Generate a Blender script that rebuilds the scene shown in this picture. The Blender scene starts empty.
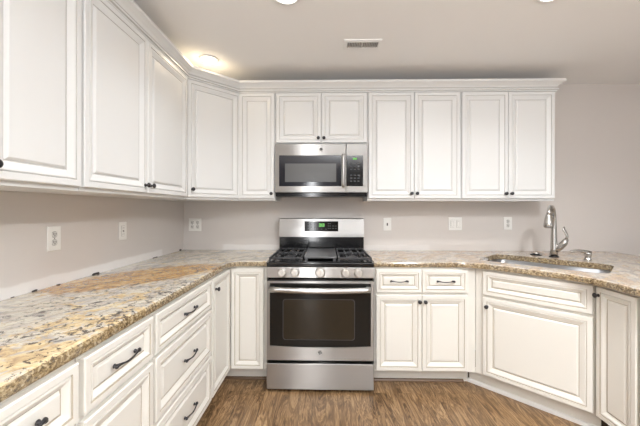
import bpy, bmesh, math, random
from mathutils import Matrix, Vector
random.seed(7)
S = bpy.context.scene
C = S.collection
PI = math.pi

# ------------------------------------------------------------------ camera
cam_data = bpy.data.cameras.new('camera')
cam_data.sensor_fit = 'HORIZONTAL'
cam_data.sensor_width = 36.0
cam_data.lens = 311.6 / 640 * 36.0
cam_data.shift_y = -(213.0 - 209.7) / 640
cam_data.clip_start = 0.02
cam = bpy.data.objects.new('camera', cam_data)
C.objects.link(cam)
cam.matrix_world = (Matrix.Translation((0, -2.889, 1.2857)) @ Matrix.Rotation(0.0193, 4, 'Z')
                    @ Matrix.Rotation(PI / 2, 4, 'X') @ Matrix.Rotation(0.0016, 4, 'Z'))
S.camera = cam

# ------------------------------------------------------------------ world, daylight, exposure
world = bpy.data.worlds.new('world')
S.world = world
world.use_nodes = True
bg = world.node_tree.nodes['Background']
bg.inputs[0].default_value = (0.92, 0.96, 1.0, 1)
bg.inputs[1].default_value = 1.0

def area(name, loc, rot, sx, sy, power, col=(1, 1, 1), shape='RECTANGLE', spread=PI):
    d = bpy.data.lights.new(name, 'AREA')
    d.shape = shape; d.size = sx
    if shape in ('RECTANGLE', 'ELLIPSE'): d.size_y = sy
    d.energy = power; d.color = col; d.spread = spread
    o = bpy.data.objects.new(name, d); C.objects.link(o)
    o.location = loc; o.rotation_euler = rot
    return o

# fill added at unseen rear and side windows; glass door daylight behind the camera
area('window_fill', (2.5, -6.1, 1.45), (-PI / 2, 0, PI), 2.4, 1.9, 10, (0.97, 0.985, 1.0))
area('glass_door_daylight', (-0.38, -6.1, 1.15), (-PI / 2, 0, PI), 0.15, 2.0, 42, (0.97, 0.985, 1.0))
area('window_fill_side', (4.3, -3.6, 1.45), (PI / 2, 0, PI / 2), 2.4, 1.8, 9, (0.97, 0.985, 1.0))
# unseen upward fill lamp, added behind the camera to brighten the ceiling
area('ceiling_fill', (0.6, -4.0, 1.7), (PI, 0, 0), 0.9, 0.9, 185, (0.955, 0.98, 1.0))
# flush ceiling fixture of the kitchen, just out of the frame
area('kitchen_ceiling_fixture', (1.2, -2.6, 2.41), (0, 0, 0), 0.30, 0, 66, (0.965, 0.985, 1.0), 'DISK')
CAN_POWER = 8.5
S.view_settings.view_transform = 'Standard'
S.view_settings.look = 'None'
S.view_settings.gamma = 1.0
S.view_settings.use_curve_mapping = False
S.view_settings.exposure = -0.36
S.cycles.use_denoising = True
S.cycles.max_bounces = 10
S.cycles.diffuse_bounces = 6

# ------------------------------------------------------------------ materials
def mat(name, col, rough=0.5, metal=0.0, **kw):
    m = bpy.data.materials.new(name); m.use_nodes = True
    b = m.node_tree.nodes['Principled BSDF']
    b.inputs['Base Color'].default_value = (*col, 1)
    b.inputs['Roughness'].default_value = rough
    b.inputs['Metallic'].default_value = metal
    for k, v in kw.items():
        b.inputs[k.replace('_', ' ')].default_value = v
    return m

class NT:
    """small node helper"""
    def __init__(s, m):
        s.t = m.node_tree; s.b = s.t.nodes['Principled BSDF']
    def n(s, typ, **kw):
        nd = s.t.nodes.new(typ)
        for k, v in kw.items(): setattr(nd, k, v)
        return nd
    def l(s, a, b): s.t.links.new(a, b)
    def val(s, inp, v):
        if hasattr(v, 'links') or isinstance(v, bpy.types.NodeSocket): s.l(v, inp)
        else: inp.default_value = v
    def math(s, op, a, b=0.0, c=None, clamp=False):
        nd = s.n('ShaderNodeMath', operation=op, use_clamp=clamp)
        s.val(nd.inputs[0], a); s.val(nd.inputs[1], b)
        if c is not None: s.val(nd.inputs[2], c)
        return nd.outputs[0]
    def ramp(s, fac, stops, interp='LINEAR'):
        nd = s.n('ShaderNodeValToRGB'); nd.color_ramp.interpolation = interp
        e = nd.color_ramp.elements
        while len(e) < len(stops): e.new(0.5)
        for i, (p, c) in enumerate(stops):
            e[i].position = p; e[i].color = (*c, 1) if len(c) == 3 else c
        s.l(fac, nd.inputs[0]); return nd.outputs[0]
    def mix(s, fac, a, b, typ='MIX'):
        nd = s.n('ShaderNodeMix', data_type='RGBA', blend_type=typ)
        s.val(nd.inputs[0], fac)
        for i, v in ((6, a), (7, b)):
            if isinstance(v, bpy.types.NodeSocket): s.l(v, nd.inputs[i])
            else: nd.inputs[i].default_value = (*v, 1)
        return nd.outputs[2]
    def coords(s, scale=(1, 1, 1), rot=(0, 0, 0), loc=(0, 0, 0)):
        tc = s.n('ShaderNodeTexCoord'); mp = s.n('ShaderNodeMapping')
        mp.inputs['Scale'].default_value = scale; mp.inputs['Rotation'].default_value = rot; mp.inputs['Location'].default_value = loc
        s.l(tc.outputs['Object'], mp.inputs[0]); return mp.outputs[0]
    def noise(s, vec, scale, detail=4, rough=0.55, dist=0.0):
        nd = s.n('ShaderNodeTexNoise'); s.l(vec, nd.inputs['Vector'])
        nd.inputs['Scale'].default_value = scale; nd.inputs['Detail'].default_value = detail
        nd.inputs['Roughness'].default_value = rough; nd.inputs['Distortion'].default_value = dist
        return nd.outputs['Fac']
    def bump(s, h, strength, dist=0.002):
        nd = s.n('ShaderNodeBump'); nd.inputs['Strength'].default_value = strength; nd.inputs['Distance'].default_value = dist
        s.l(h, nd.inputs['Height']); s.l(nd.outputs[0], s.b.inputs['Normal'])

def paint(name, col, var=0.03, rough=0.45):
    m = mat(name, col, rough); k = NT(m)
    f = k.noise(k.coords(), 3.0, 3)
    dark = tuple(c * (1 - var) for c in col)
    k.l(k.mix(f, dark, col), k.b.inputs['Base Color'])
    return m

M = {}
M['cab'] = paint('cabinet_white_paint', (0.755, 0.735, 0.685), 0.03, 0.38)
M['cab_up'] = paint('cabinet_white_paint_upper', (0.755, 0.76, 0.755), 0.02, 0.38)
M['glaze'] = paint('cabinet_glaze_line', (0.48, 0.42, 0.335), 0.1, 0.5)
M['glaze_up'] = paint('cabinet_glaze_line_upper', (0.56, 0.55, 0.53), 0.1, 0.5)
M['edge'] = paint('cabinet_box_edge', (0.66, 0.62, 0.55), 0.05, 0.5)
M['bronze'] = mat('dark_bronze', (0.06, 0.058, 0.062), 0.33, 0.85)
M['plate'] = paint('white_plastic', (0.82, 0.81, 0.78), 0.01, 0.35)
M['slot'] = paint('dark_slot', (0.10, 0.09, 0.08), 0.1, 0.6)
M['groove'] = paint('plate_groove', (0.16, 0.15, 0.14), 0.05, 0.6)
M['black'] = paint('black_enamel', (0.010, 0.010, 0.011), 0.1, 0.12)
M['iron'] = paint('cast_iron', (0.035, 0.035, 0.038), 0.2, 0.5)
M['griddle'] = mat('griddle_grey', (0.085, 0.085, 0.09), 0.32, 0.3)
M['glass_black'] = mat('black_oven_glass', (0.012, 0.011, 0.010), 0.08, Specular_IOR_Level=0.25)
M['glass_inner'] = mat('tinted_viewing_glass', (0.026, 0.020, 0.013), 0.06, Specular_IOR_Level=0.3)
M['mw_glass'] = mat('microwave_glass', (0.016, 0.016, 0.022), 0.10)
M['mw_screen'] = mat('microwave_screen', (0.085, 0.085, 0.085), 0.25)
M['chrome'] = mat('brushed_nickel', (0.50, 0.485, 0.46), 0.25, 1.0)
M['ceil_white'] = paint('white_trim', (0.85, 0.85, 0.84), 0.01, 0.4)
M['vent_dark'] = paint('vent_shadow', (0.16, 0.15, 0.14), 0.1, 0.7)
M['vane2'] = paint('light_grey_plastic', (0.66, 0.65, 0.62), 0.03, 0.4)
M['vane'] = paint('grey_vane', (0.50, 0.49, 0.47), 0.03, 0.5)
M['caulk'] = paint('dark_adhesive', (0.05, 0.04, 0.035), 0.2, 0.8)
M['toe_shade'] = paint('toe_shade_strip', (0.13, 0.075, 0.04), 0.2, 0.45)
M['button'] = paint('button_grey', (0.065, 0.068, 0.075), 0.05, 0.5)

def emission(name, col, strength):
    m = mat(name, col, 0.5)
    b = m.node_tree.nodes['Principled BSDF']
    b.inputs['Emission Color'].default_value = (*col, 1)
    b.inputs['Emission Strength'].default_value = strength
    return m
M['lamp'] = emission('downlight_lens', (1.0, 0.97, 0.92), 6.0)
M['lamp_warm'] = emission('downlight_lens_warm', (1.0, 0.86, 0.66), 6.0)
M['digit'] = emission('green_digits', (0.25, 0.95, 0.15), 0.3)
M['digit_bg'] = paint('display_dark_green', (0.03, 0.075, 0.02), 0.1, 0.3)

# brushed stainless steel (grain along x)
def steel(name, col, rough=0.3):
    m = mat(name, col, rough, 1.0); k = NT(m)
    f = k.noise(k.coords((1.0, 40, 300)), 3.0, 3, 0.6)
    k.l(k.mix(f, tuple(c * 0.96 for c in col), col), k.b.inputs['Base Color'])
    k.l(k.math('MULTIPLY_ADD', f, 0.04, rough - 0.02), k.b.inputs['Roughness'])
    tg = k.n('ShaderNodeTangent', direction_type='RADIAL', axis='Z'); k.l(tg.outputs[0], k.b.inputs['Tangent'])
    k.b.inputs['Anisotropic'].default_value = 0.95
    k.b.inputs['Anisotropic Rotation'].default_value = 0.25
    return m
M['steel'] = steel('stainless_steel', (0.40, 0.388, 0.375), 0.32)
M['steel_bright'] = steel('stainless_steel_satin', (0.55, 0.54, 0.53), 0.30)
M['knob_steel'] = mat('satin_knob_metal', (0.72, 0.70, 0.67), 0.34, 0.9)
M['sink'] = steel('sink_steel', (0.42, 0.43, 0.45), 0.36)

# wall paint with an unpainted strip of plaster where an old backsplash was taken off
def wall_mat(name, axis, spans):
    col = (0.635, 0.595, 0.565)
    m = mat(name, col, 0.75); k = NT(m)
    tc = k.n('ShaderNodeTexCoord'); sp = k.n('ShaderNodeSeparateXYZ'); k.l(tc.outputs['Object'], sp.inputs[0])
    z = sp.outputs[2]; a = sp.outputs[axis]
    w = k.noise(k.coords(), 6.0, 3)
    base = k.mix(k.noise(k.coords(), 1.3, 4), tuple(c * 0.95 for c in col), tuple(min(1, c * 1.03) for c in col))
    top = k.math('MULTIPLY_ADD', w, 0.03, 0.946)
    def smooth(v, lo, hi):
        nd = k.n('ShaderNodeMapRange', interpolation_type='SMOOTHSTEP'); k.val(nd.inputs[0], v)
        k.val(nd.inputs[1], lo); k.val(nd.inputs[2], hi); return nd.outputs[0]
    up = k.math('SUBTRACT', 1.0, smooth(k.math('SUBTRACT', z, top), -0.006, 0.007))
    tot = None
    for lo, hi, wgt in spans:
        f = k.math('MULTIPLY', smooth(a, lo - 0.02, lo + 0.02), k.math('SUBTRACT', 1.0, smooth(a, hi - 0.02, hi + 0.02)))
        f = k.math('MULTIPLY', f, wgt)
        tot = f if tot is None else k.math('MAXIMUM', tot, f)
    k.l(k.mix(k.math('MULTIPLY', up, tot), base, (0.74, 0.715, 0.695)), k.b.inputs['Base Color'])
    k.bump(k.noise(k.coords(), 220, 2), 0.08, 0.001)
    return m
M['wall_left'] = wall_mat('greige_wall_left', 1, [(-2.9, -0.38, 1.0)])
M['wall_back'] = wall_mat('greige_wall_back', 0, [(-0.96, -0.40, 0.9), (0.33, 0.95, 0.5)])
M['wall'] = paint('greige_wall', (0.635, 0.595, 0.565), 0.04, 0.75)
M['wall_dark'] = paint('dim_reflection_wall', (0.17, 0.155, 0.14), 0.05, 0.8)  # unseen rear wall, coloured dark to dim reflections in the steel and glass
M['ceiling'] = paint('ceiling_paint', (0.88, 0.875, 0.87), 0.02, 0.85)

# oak floor, boards running away from the camera
m = mat('oak_floor', (0.3, 0.18, 0.1), 0.36); k = NT(m); M['floor'] = m
br = k.n('ShaderNodeTexBrick'); k.l(k.coords(rot=(0, 0, PI / 2)), br.inputs['Vector'])
br.offset = 0.37; br.inputs['Color1'].default_value = (0, 0, 0, 1); br.inputs['Color2'].default_value = (1, 1, 1, 1)
br.inputs['Mortar'].default_value = (0.5, 0.5, 0.5, 1)
br.inputs['Scale'].default_value = 1.0; br.inputs['Mortar Size'].default_value = 0.0009
br.inputs['Brick Width'].default_value = 1.1; br.inputs['Row Height'].default_value = 0.085
tone = br.outputs['Color']
off = k.n('ShaderNodeVectorMath', operation='SCALE'); k.l(tone, off.inputs[0]); off.inputs['Scale'].default_value = 7.0
vadd = k.n('ShaderNodeVectorMath', operation='ADD'); k.l(k.coords((9.0, 1.1, 1)), vadd.inputs[0]); k.l(off.outputs[0], vadd.inputs[1])
g1 = k.noise(vadd.outputs[0], 1.5, 6, 0.6, 1.2)
wsum = k.math('ADD', k.math('MULTIPLY', g1, 9.0), k.math('MULTIPLY', tone, 5.0))
cath = k.math('PINGPONG', wsum, 0.5)
fine = k.noise(k.coords((90, 5.0, 1)), 1.0, 4, 0.7)
f = k.math('ADD', k.math('MULTIPLY', g1, 0.45), k.math('ADD', k.math('MULTIPLY', cath, 0.42), k.math('MULTIPLY', fine, 0.32)))
colr = k.ramp(f, [(0.32, (0.070, 0.038, 0.016)), (0.46, (0.19, 0.108, 0.050)), (0.59, (0.33, 0.208, 0.105)), (0.74, (0.50, 0.345, 0.20))])
colr = k.mix(0.22, colr, k.ramp(tone, [(0, (0.30, 0.27, 0.24)), (1, (1, 1, 1))]), 'MULTIPLY')
colr = k.mix(br.outputs['Fac'], colr, (0.09, 0.055, 0.03))
k.l(colr, k.b.inputs['Base Color'])
k.bump(f, 0.10, 0.002)

# granite: pale cream with grey clouds, golden veins, one large rust drift, black flecks
m = mat('granite', (0.6, 0.55, 0.45), 0.14); k = NT(m); M['granite'] = m
ANG = math.radians(52)
flow = k.coords((1, 1, 1), (0, 0, -ANG))
st = k.n('ShaderNodeMapping'); k.l(flow, st.inputs[0]); st.inputs['Scale'].default_value = (1.0, 2.1, 1.6)
sv = st.outputs[0]
n_big = k.noise(sv, 2.6, 6, 0.60, 1.3)
n_str = k.noise(sv, 5.0, 6, 0.66, 1.8)
n_mid = k.noise(sv, 8.0, 7, 0.66, 1.4)
n_fine = k.noise(k.coords(), 48, 6, 0.72)
st2 = k.n('ShaderNodeMapping'); k.l(flow, st2.inputs[0]); st2.inputs['Scale'].default_value = (1.0, 1.15, 1.1); st2.inputs['Location'].default_value = (3.1, 1.7, 0.4)
n_sp = k.noise(st2.outputs[0], 22, 4, 0.62, 1.0)
n_sp2 = k.noise(st2.outputs[0], 10, 6, 0.66, 1.0)
n_fl = k.noise(k.coords((1, 1, 1), (0.3, 0.2, 0.4), (2, 1, 0)), 42, 6, 0.68, 0.8)
tc = k.n('ShaderNodeTexCoord'); sp = k.n('ShaderNodeSeparateXYZ'); k.l(tc.outputs['Object'], sp.inputs[0])
def sstep(v, lo, hi):
    nd = k.n('ShaderNodeMapRange', interpolation_type='SMOOTHSTEP'); k.val(nd.inputs[0], v)
    nd.inputs[1].default_value = lo; nd.inputs[2].default_value = hi; return nd.outputs[0]
leftness = k.math('SUBTRACT', 1.0, sstep(sp.outputs[0], -0.75, 0.6))
base = k.ramp(n_str, [(0.30, (0.25, 0.245, 0.235)), (0.41, (0.41, 0.395, 0.37)), (0.50, (0.56, 0.53, 0.465)), (0.60, (0.67, 0.615, 0.50)), (0.75, (0.75, 0.70, 0.59))])
base = k.mix(k.math('MULTIPLY', k.ramp(n_fine, [(0.36, (1, 1, 1)), (0.52, (0, 0, 0))]), 0.45), base, (0.40, 0.375, 0.34))
base = k.mix(k.math('MULTIPLY', k.math('SUBTRACT', 1.0, leftness), 0.35), base, (0.52, 0.45, 0.40))
base = k.mix(k.math('MULTIPLY', k.math('SUBTRACT', 1.0, leftness), k.math('MULTIPLY', sstep(n_big, 0.47, 0.58), 0.65)), base, (0.54, 0.39, 0.26))
# golden mottling, strongest at the camera end of the left run
near = sstep(k.math('MULTIPLY', sp.outputs[1], -1.0), 0.9, 2.0)
gold = k.ramp(n_sp, [(0.34, (0.36, 0.22, 0.09)), (0.48, (0.64, 0.45, 0.19)), (0.66, (0.80, 0.66, 0.40))])
front = k.math('MULTIPLY', sstep(sp.outputs[0], -1.12, -0.74), leftness)
gm = k.math('ADD', n_sp2, k.math('MULTIPLY_ADD', k.math('MULTIPLY', near, front), 0.10, k.math('MULTIPLY_ADD', leftness, 0.02, -0.03)))
base = k.mix(k.math('MULTIPLY', sstep(gm, 0.545, 0.63), 0.75), base, gold)
vein = k.ramp(k.math('ABSOLUTE', k.math('SUBTRACT', n_mid, 0.5)), [(0.0, (1, 1, 1)), (0.02, (0.3, 0.3, 0.3)), (0.045, (0, 0, 0))])
base = k.mix(k.math('MULTIPLY', vein, k.math('MULTIPLY_ADD', leftness, -0.1, 0.55)), base, (0.34, 0.24, 0.15))
# rust drift
du = k.math('SUBTRACT', sp.outputs[0], -1.03); dv = k.math('SUBTRACT', sp.outputs[1], -1.15)
ca, sa = math.cos(math.radians(50)), math.sin(math.radians(50))
ua = k.math('ADD', k.math('MULTIPLY', du, ca), k.math('MULTIPLY', dv, sa))
va = k.math('SUBTRACT', k.math('MULTIPLY', dv, ca), k.math('MULTIPLY', du, sa))
r2 = k.math('ADD', k.math('POWER', k.math('ABSOLUTE', k.math('DIVIDE', ua, 0.47)), 2.6), k.math('POWER', k.math('ABSOLUTE', k.math('DIVIDE', va, 0.20)), 2.0))
drift = k.math('SUBTRACT', 1.0, sstep(k.math('ADD', r2, k.math('MULTIPLY', k.math('SUBTRACT', n_mid, 0.5), 2.2)), 0.65, 1.25))
rust = k.ramp(k.math('ADD', k.math('MULTIPLY', n_mid, 0.55), k.math('MULTIPLY', n_sp, 0.45)), [(0.38, (0.20, 0.085, 0.03)), (0.46, (0.37, 0.195, 0.065)), (0.53, (0.53, 0.32, 0.11)), (0.64, (0.68, 0.52, 0.28))])
base = k.mix(k.math('MULTIPLY', drift, 0.95), base, rust)
# black and brown flecks
fs = k.math('ADD', n_fl, k.math('MULTIPLY', k.math('SUBTRACT', n_big, 0.5), -0.40))
fl = k.math('SUBTRACT', 1.0, sstep(k.math('SUBTRACT', fs, k.math('MULTIPLY', k.math('MULTIPLY', near, front), 0.05)), 0.372, 0.418))
base = k.mix(k.math('MULTIPLY', fl, k.math('MULTIPLY_ADD', leftness, 0.35, 0.55)), base, (0.055, 0.043, 0.04))
# the chiselled edge shows the coarse golden grain
geo = k.n('ShaderNodeNewGeometry'); sn = k.n('ShaderNodeSeparateXYZ'); k.l(geo.outputs['True Normal'], sn.inputs[0])
side = k.math('SUBTRACT', 1.0, sstep(k.math('ABSOLUTE', sn.outputs[2]), 0.45, 0.95))
n_edge = k.noise(k.coords((1, 1, 1.2)), 80, 6, 0.72, 0.4)
egr = k.ramp(n_edge, [(0.36, (0.022, 0.016, 0.012)), (0.45, (0.11, 0.07, 0.034)), (0.51, (0.25, 0.175, 0.08)), (0.58, (0.40, 0.315, 0.19)), (0.70, (0.60, 0.53, 0.41))])
base = k.mix(k.math('MULTIPLY', side, 0.85), base, egr)
k.l(base, k.b.inputs['Base Color'])
k.bump(n_edge, 0.05, 0.002)

# ------------------------------------------------------------------ mesh helpers
class MB:
    def __init__(s): s.v = []; s.f = []; s.m = []; s.sm = []
    def add(s, vs, fs, mi=0, smooth=False):
        o = len(s.v); s.v += [tuple(v) for v in vs]
        for f in fs: s.f.append([i + o for i in f]); s.m.append(mi); s.sm.append(smooth)
        return s
    def box(s, x0, x1, y0, y1, z0, z1, mi=0, bev=0.0):
        if bev <= 0:
            vs = [(x, y, z) for z in (z0, z1) for x, y in ((x0, y0), (x1, y0), (x1, y1), (x0, y1))]
            s.add(vs, [(3, 2, 1, 0), (4, 5, 6, 7), (0, 1, 5, 4), (1, 2, 6, 5), (2, 3, 7, 6), (3, 0, 4, 7)], mi)
        else:
            bm = bmesh.new(); bmesh.ops.create_cube(bm, size=1)
            bmesh.ops.scale(bm, vec=(x1 - x0, y1 - y0, z1 - z0), verts=bm.verts)
            bmesh.ops.translate(bm, vec=((x0 + x1) / 2, (y0 + y1) / 2, (z0 + z1) / 2), verts=bm.verts)
            bmesh.ops.bevel(bm, geom=bm.edges[:], offset=bev, segments=2, affect='EDGES', profile=0.5)
            s.bm(bm, mi)
        return s
    def bm(s, bm, mi=0, smooth=False):
        bm.verts.index_update()
        s.add([v.co[:] for v in bm.verts], [[v.index for v in f.verts] for f in bm.faces], mi, smooth); bm.free(); return s
    def rings(s, rings, mats=None, cap0=True, cap1=True, smooth=False, cap_m=0, closed=True):
        """rings: list of equal length point loops, bridged in order"""
        n = len(rings[0]); o = len(s.v)
        for r in rings: s.v += [tuple(p) for p in r]
        for i in range(len(rings) - 1):
            for j in range(n if closed else n - 1):
                k2 = (j + 1) % n
                s.f.append([o + i * n + j, o + i * n + k2, o + (i + 1) * n + k2, o + (i + 1) * n + j])
                s.m.append(mats[i] if mats else 0); s.sm.append(smooth)
        if cap0: s.f.append([o + j for j in range(n)][::-1]); s.m.append(cap_m); s.sm.append(False)
        if cap1: s.f.append([o + (len(rings) - 1) * n + j for j in range(n)]); s.m.append(cap_m); s.sm.append(False)
        return s
    def lathe(s, prof, origin=(0, 0, 0), axis='Z', seg=20, mi=0, smooth=True, sx=1.0, sy=1.0):
        R = []
        for r, h in prof:
            ring = []
            for j in range(seg):
                a = 2 * PI * j / seg
                p = (r * math.cos(a) * sx, r * math.sin(a) * sy, h)
                if axis == 'Y': p = (p[0], -p[2], p[1])       # h grows towards -y
                if axis == 'X': p = (p[2], p[0], p[1])
                ring.append((p[0] + origin[0], p[1] + origin[1], p[2] + origin[2]))
            R.append(ring)
        return s.rings(R, [mi] * (len(R) - 1), smooth=smooth, cap_m=mi)
    def tube(s, pts, rad, seg=10, mi=0, flat=1.0):
        P = [Vector(p) for p in pts]
        if not hasattr(rad, '__len__'): rad = [rad] * len(P)
        up = Vector((0.013, 0.02, 1)); R = []
        for i, p in enumerate(P):
            d = (P[min(i + 1, len(P) - 1)] - P[max(i - 1, 0)]).normalized()
            u = up - d * up.dot(d)
            if u.length < 0.1: u = Vector((0, 1, 0)) - d * d.y
            u.normalize(); w = d.cross(u); up = u
            R.append([p + (u * math.cos(2 * PI * j / seg) * flat + w * math.sin(2 * PI * j / seg)) * rad[i] for j in range(seg)])
        return s.rings(R, [mi] * (len(R) - 1), smooth=True, cap_m=mi)
    def xf(s, mtx):
        s.v = [tuple(mtx @ Vector(v)) for v in s.v]; return s
    def build(s, name, mats, parent=None, loc=None, rotz=None, smooth_angle=None):
        me = bpy.data.meshes.new(name); me.from_pydata(s.v, [], s.f)
        if not isinstance(mats, (list, tuple)): mats = [mats]
        for m_ in mats: me.materials.append(m_)
        for i, p in enumerate(me.polygons): p.material_index = min(s.m[i], len(mats) - 1); p.use_smooth = s.sm[i]
        bm = bmesh.new(); bm.from_mesh(me); bmesh.ops.recalc_face_normals(bm, faces=bm.faces[:]); bm.to_mesh(me); bm.free()
        me.update()
        o = bpy.data.objects.new(name, me); C.objects.link(o)
        if parent: o.parent = parent
        if loc: o.location = loc
        if rotz is not None: o.rotation_euler = (0, 0, rotz)
        return o

def tag(o, label=None, cat=None, group=None, kind=None):
    for k_, v_ in (('label', label), ('category', cat), ('group', group), ('kind', kind)):
        if v_: o[k_] = v_
    return o
def thing(name, label, cat, loc=(0, 0, 0), rz=0.0, group=None):
    o = bpy.data.objects.new(name, None); C.objects.link(o)
    o.empty_display_size = 0.1; o.location = loc; o.rotation_euler = (0, 0, rz)
    return tag(o, label, cat, group)
def structure(o): return tag(o, kind='structure')

def offset_poly(pts, dist):
    """inward offset of a CCW polygon, one distance per edge (edge i joins i and i+1)"""
    n = len(pts); out = []
    for i in range(n):
        p0, p, p1 = Vector(pts[i - 1]), Vector(pts[i]), Vector(pts[(i + 1) % n])
        d0 = (p - p0).normalized(); d1 = (p1 - p).normalized()
        n0 = Vector((-d0.y, d0.x)); n1 = Vector((-d1.y, d1.x)); a, b = dist[i - 1], dist[i]
        det = n0.x * n1.y - n0.y * n1.x
        if abs(det) < 1e-4: out.append(tuple(p + n1 * b)); continue
        c0 = n0.dot(p) + a; c1 = n1.dot(p) + b
        out.append(((c0 * n1.y - c1 * n0.y) / det, (n0.x * c1 - n1.x * c0) / det))
    return out
def prism(mb, pts, z0, z1, mi=0):
    return mb.rings([[(x, y, z0) for x, y in pts], [(x, y, z1) for x, y in pts]], [mi], cap_m=mi)
def fillet(pts, idx_r, seg=8):
    out = []
    n = len(pts)
    for i in range(n):
        r = idx_r.get(i, 0)
        if not r: out.append(tuple(pts[i])); continue
        p0, p, p1 = Vector(pts[i - 1]), Vector(pts[i]), Vector(pts[(i + 1) % n])
        d0 = (p0 - p).normalized(); d1 = (p1 - p).normalized()
        ang = d0.angle(d1); t = r / math.tan(ang / 2)
        a, b = p + d0 * t, p + d1 * t
        c = p + (d0 + d1).normalized() * (r / math.sin(ang / 2))
        a0 = math.atan2(a.y - c.y, a.x - c.x); a1 = math.atan2(b.y - c.y, b.x - c.x)
        da = (a1 - a0 + PI) % (2 * PI) - PI
        for j in range(seg + 1):
            q = a0 + da * j / seg; out.append((c.x + r * math.cos(q), c.y + r * math.sin(q)))
    return out

# ------------------------------------------------------------------ raised-panel fronts, knobs, pulls
def front_mesh(w, h, k_=1.0, t=0.02):
    """raised-panel front: x 0..w, z 0..h, back at y=0, face at y=-t; slot 0 paint, slot 1 glaze"""
    fw = .026 if k_ > .7 else .022
    sw = .036 * k_
    P = [(0, 0), (0, .8 * t), (.0035, t), (fw, t), (fw + .0028, .74 * t), (fw + .0056, .95 * t),
         (fw + .010, .95 * t), (fw + .009 + sw * .72, .36 * t), (fw + .0125 + sw * .72, .22 * t), (fw + .012 + sw, .62 * t), (fw + .014 + sw, .66 * t)]
    mats = [0, 0, 0, 1, 0, 0, 0, 1, 0, 0]
    mb = MB()
    mb.rings([[(i, -y, i), (w - i, -y, i), (w - i, -y, h - i), (i, -y, h - i)] for i, y in P], mats)
    return mb
KNOB = None
def knob(parent, x, z, y=-0.02):
    global KNOB
    if KNOB is None:
        o = MB().lathe([(.009, 0), (.0095, .002), (.006, .006), (.0055, .012), (.010, .016), (.0135, .019), (.0138, .023), (.0105, .027), (.004, .029)], axis='Y', seg=18).build('knob', M['bronze'])
        KNOB = o.data
    else:
        o = bpy.data.objects.new('knob', KNOB); C.objects.link(o)
    o.parent = parent; o.location = (x, y, z)
    return o
PULL = None
def pull(parent, x, z, y=-0.02):
    global PULL
    if PULL is None:
        mb = MB()
        pts, rad = [], []
        for i in range(17):
            u = -1 + i / 8
            pts.append((u * .062, -.013 - .008 * math.cos(u * PI / 2) ** .8, -.003 * math.cos(u * PI)))
            rad.append(.0036 + .0030 * abs(u) ** 3 - .0008 * (1 - abs(abs(u) * 2 - 1)))
        mb.tube(pts, rad, 10)
        for sx in (-1, 1):
            mb.lathe([(.0075, 0), (.0075, .002), (.005, .006), (.005, .013)], (sx * .055, 0, 0), 'Y', 14)
            mb.lathe([(.003, 0), (.006, .003), (.006, .008), (.003, .011)], (sx * .061, -.008, 0), 'Y', 12)
        o = mb.build('handle', M['bronze']); PULL = o.data
    else:
        o = bpy.data.objects.new('handle', PULL); C.objects.link(o)
    o.parent = parent; o.location = (x, y, z)
    return o
def door(parent, x0, x1, z0, z1, y, knob_at=None, up=False, name='door', kx=1.0, pull_at=None):
    mats = [M['cab_up'], M['glaze_up']] if up else [M['cab'], M['glaze']]
    o = front_mesh(x1 - x0, z1 - z0, kx).build(name, mats, parent, (x0, y, z0))
    if knob_at: knob(o, knob_at[0] - x0, knob_at[1] - z0)
    if pull_at: pull(o, pull_at[0] - x0, pull_at[1] - z0)
    return o

# ------------------------------------------------------------------ room
XW = -1.332; XR = 4.4; YB = -6.2; ZC = 2.436
def wall_box(name, x0, x1, y0, y1, z0, z1, m_): return structure(MB().box(x0, x1, y0, y1, z0, z1).build(name, m_))
wall_box('floor', XW - .1, XR + .1, YB - .1, .1, -.1, 0, M['floor'])
wall_box('ceiling', XW - .1, XR + .1, YB - .1, .1, ZC, ZC + .1, M['ceiling'])
wall_box('wall_left', XW - .1, XW, YB - .1, .1, 0, ZC, M['wall_left'])
wall_box('wall_back', XW, XR, 0, .1, 0, ZC, M['wall_back'])
mb = MB(); mb.box(XR, XR + .1, YB, -4.9, 0, ZC); mb.box(XR, XR + .1, -2.3, .1, 0, ZC); mb.box(XR, XR + .1, -4.9, -2.3, 0, .5); mb.box(XR, XR + .1, -4.9, -2.3, 2.3, ZC)
structure(mb.build('wall_right', M['wall']))
mb = MB(); mb.box(XW, -.55, YB - .1, YB, 0, ZC); mb.box(-.55, -.21, YB - .1, YB, 2.18, ZC); mb.box(-.55, -.21, YB - .1, YB, 0, .12)
mb.box(-.21, 1.28, YB - .1, YB, 0, ZC); mb.box(1.28, 3.72, YB - .1, YB, 2.42, ZC); mb.box(1.28, 3.72, YB - .1, YB, 0, .48); mb.box(3.72, XR, YB - .1, YB, 0, ZC)
structure(mb.build('wall_rear', M['wall_dark']))

# ------------------------------------------------------------------ range frame of reference
RX = -0.04            # centre line of the range
BF = 0.619            # base face frame, distance from the back wall
ZB = 0.872            # underside of the countertops
ZT = 0.911            # top of the countertops
KZ = 0.115            # toe kick height
DZ0, DZ1 = 0.128, 0.672      # base doors
WZ0, WZ1 = 0.690, 0.856      # top drawers

def base_box(parent, w, depth, y_front=0.0, ztop=ZB - .002):
    MB().box(0, w, y_front, y_front + depth, KZ, ztop).build('body', [M['cab']], parent)
def toe(parent, w, m_=None, recess=.09):
    MB().box(0, w, recess, recess + .018, 0.0, KZ - .001).build('toe_kick', m_ or M['cab'], parent)

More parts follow.
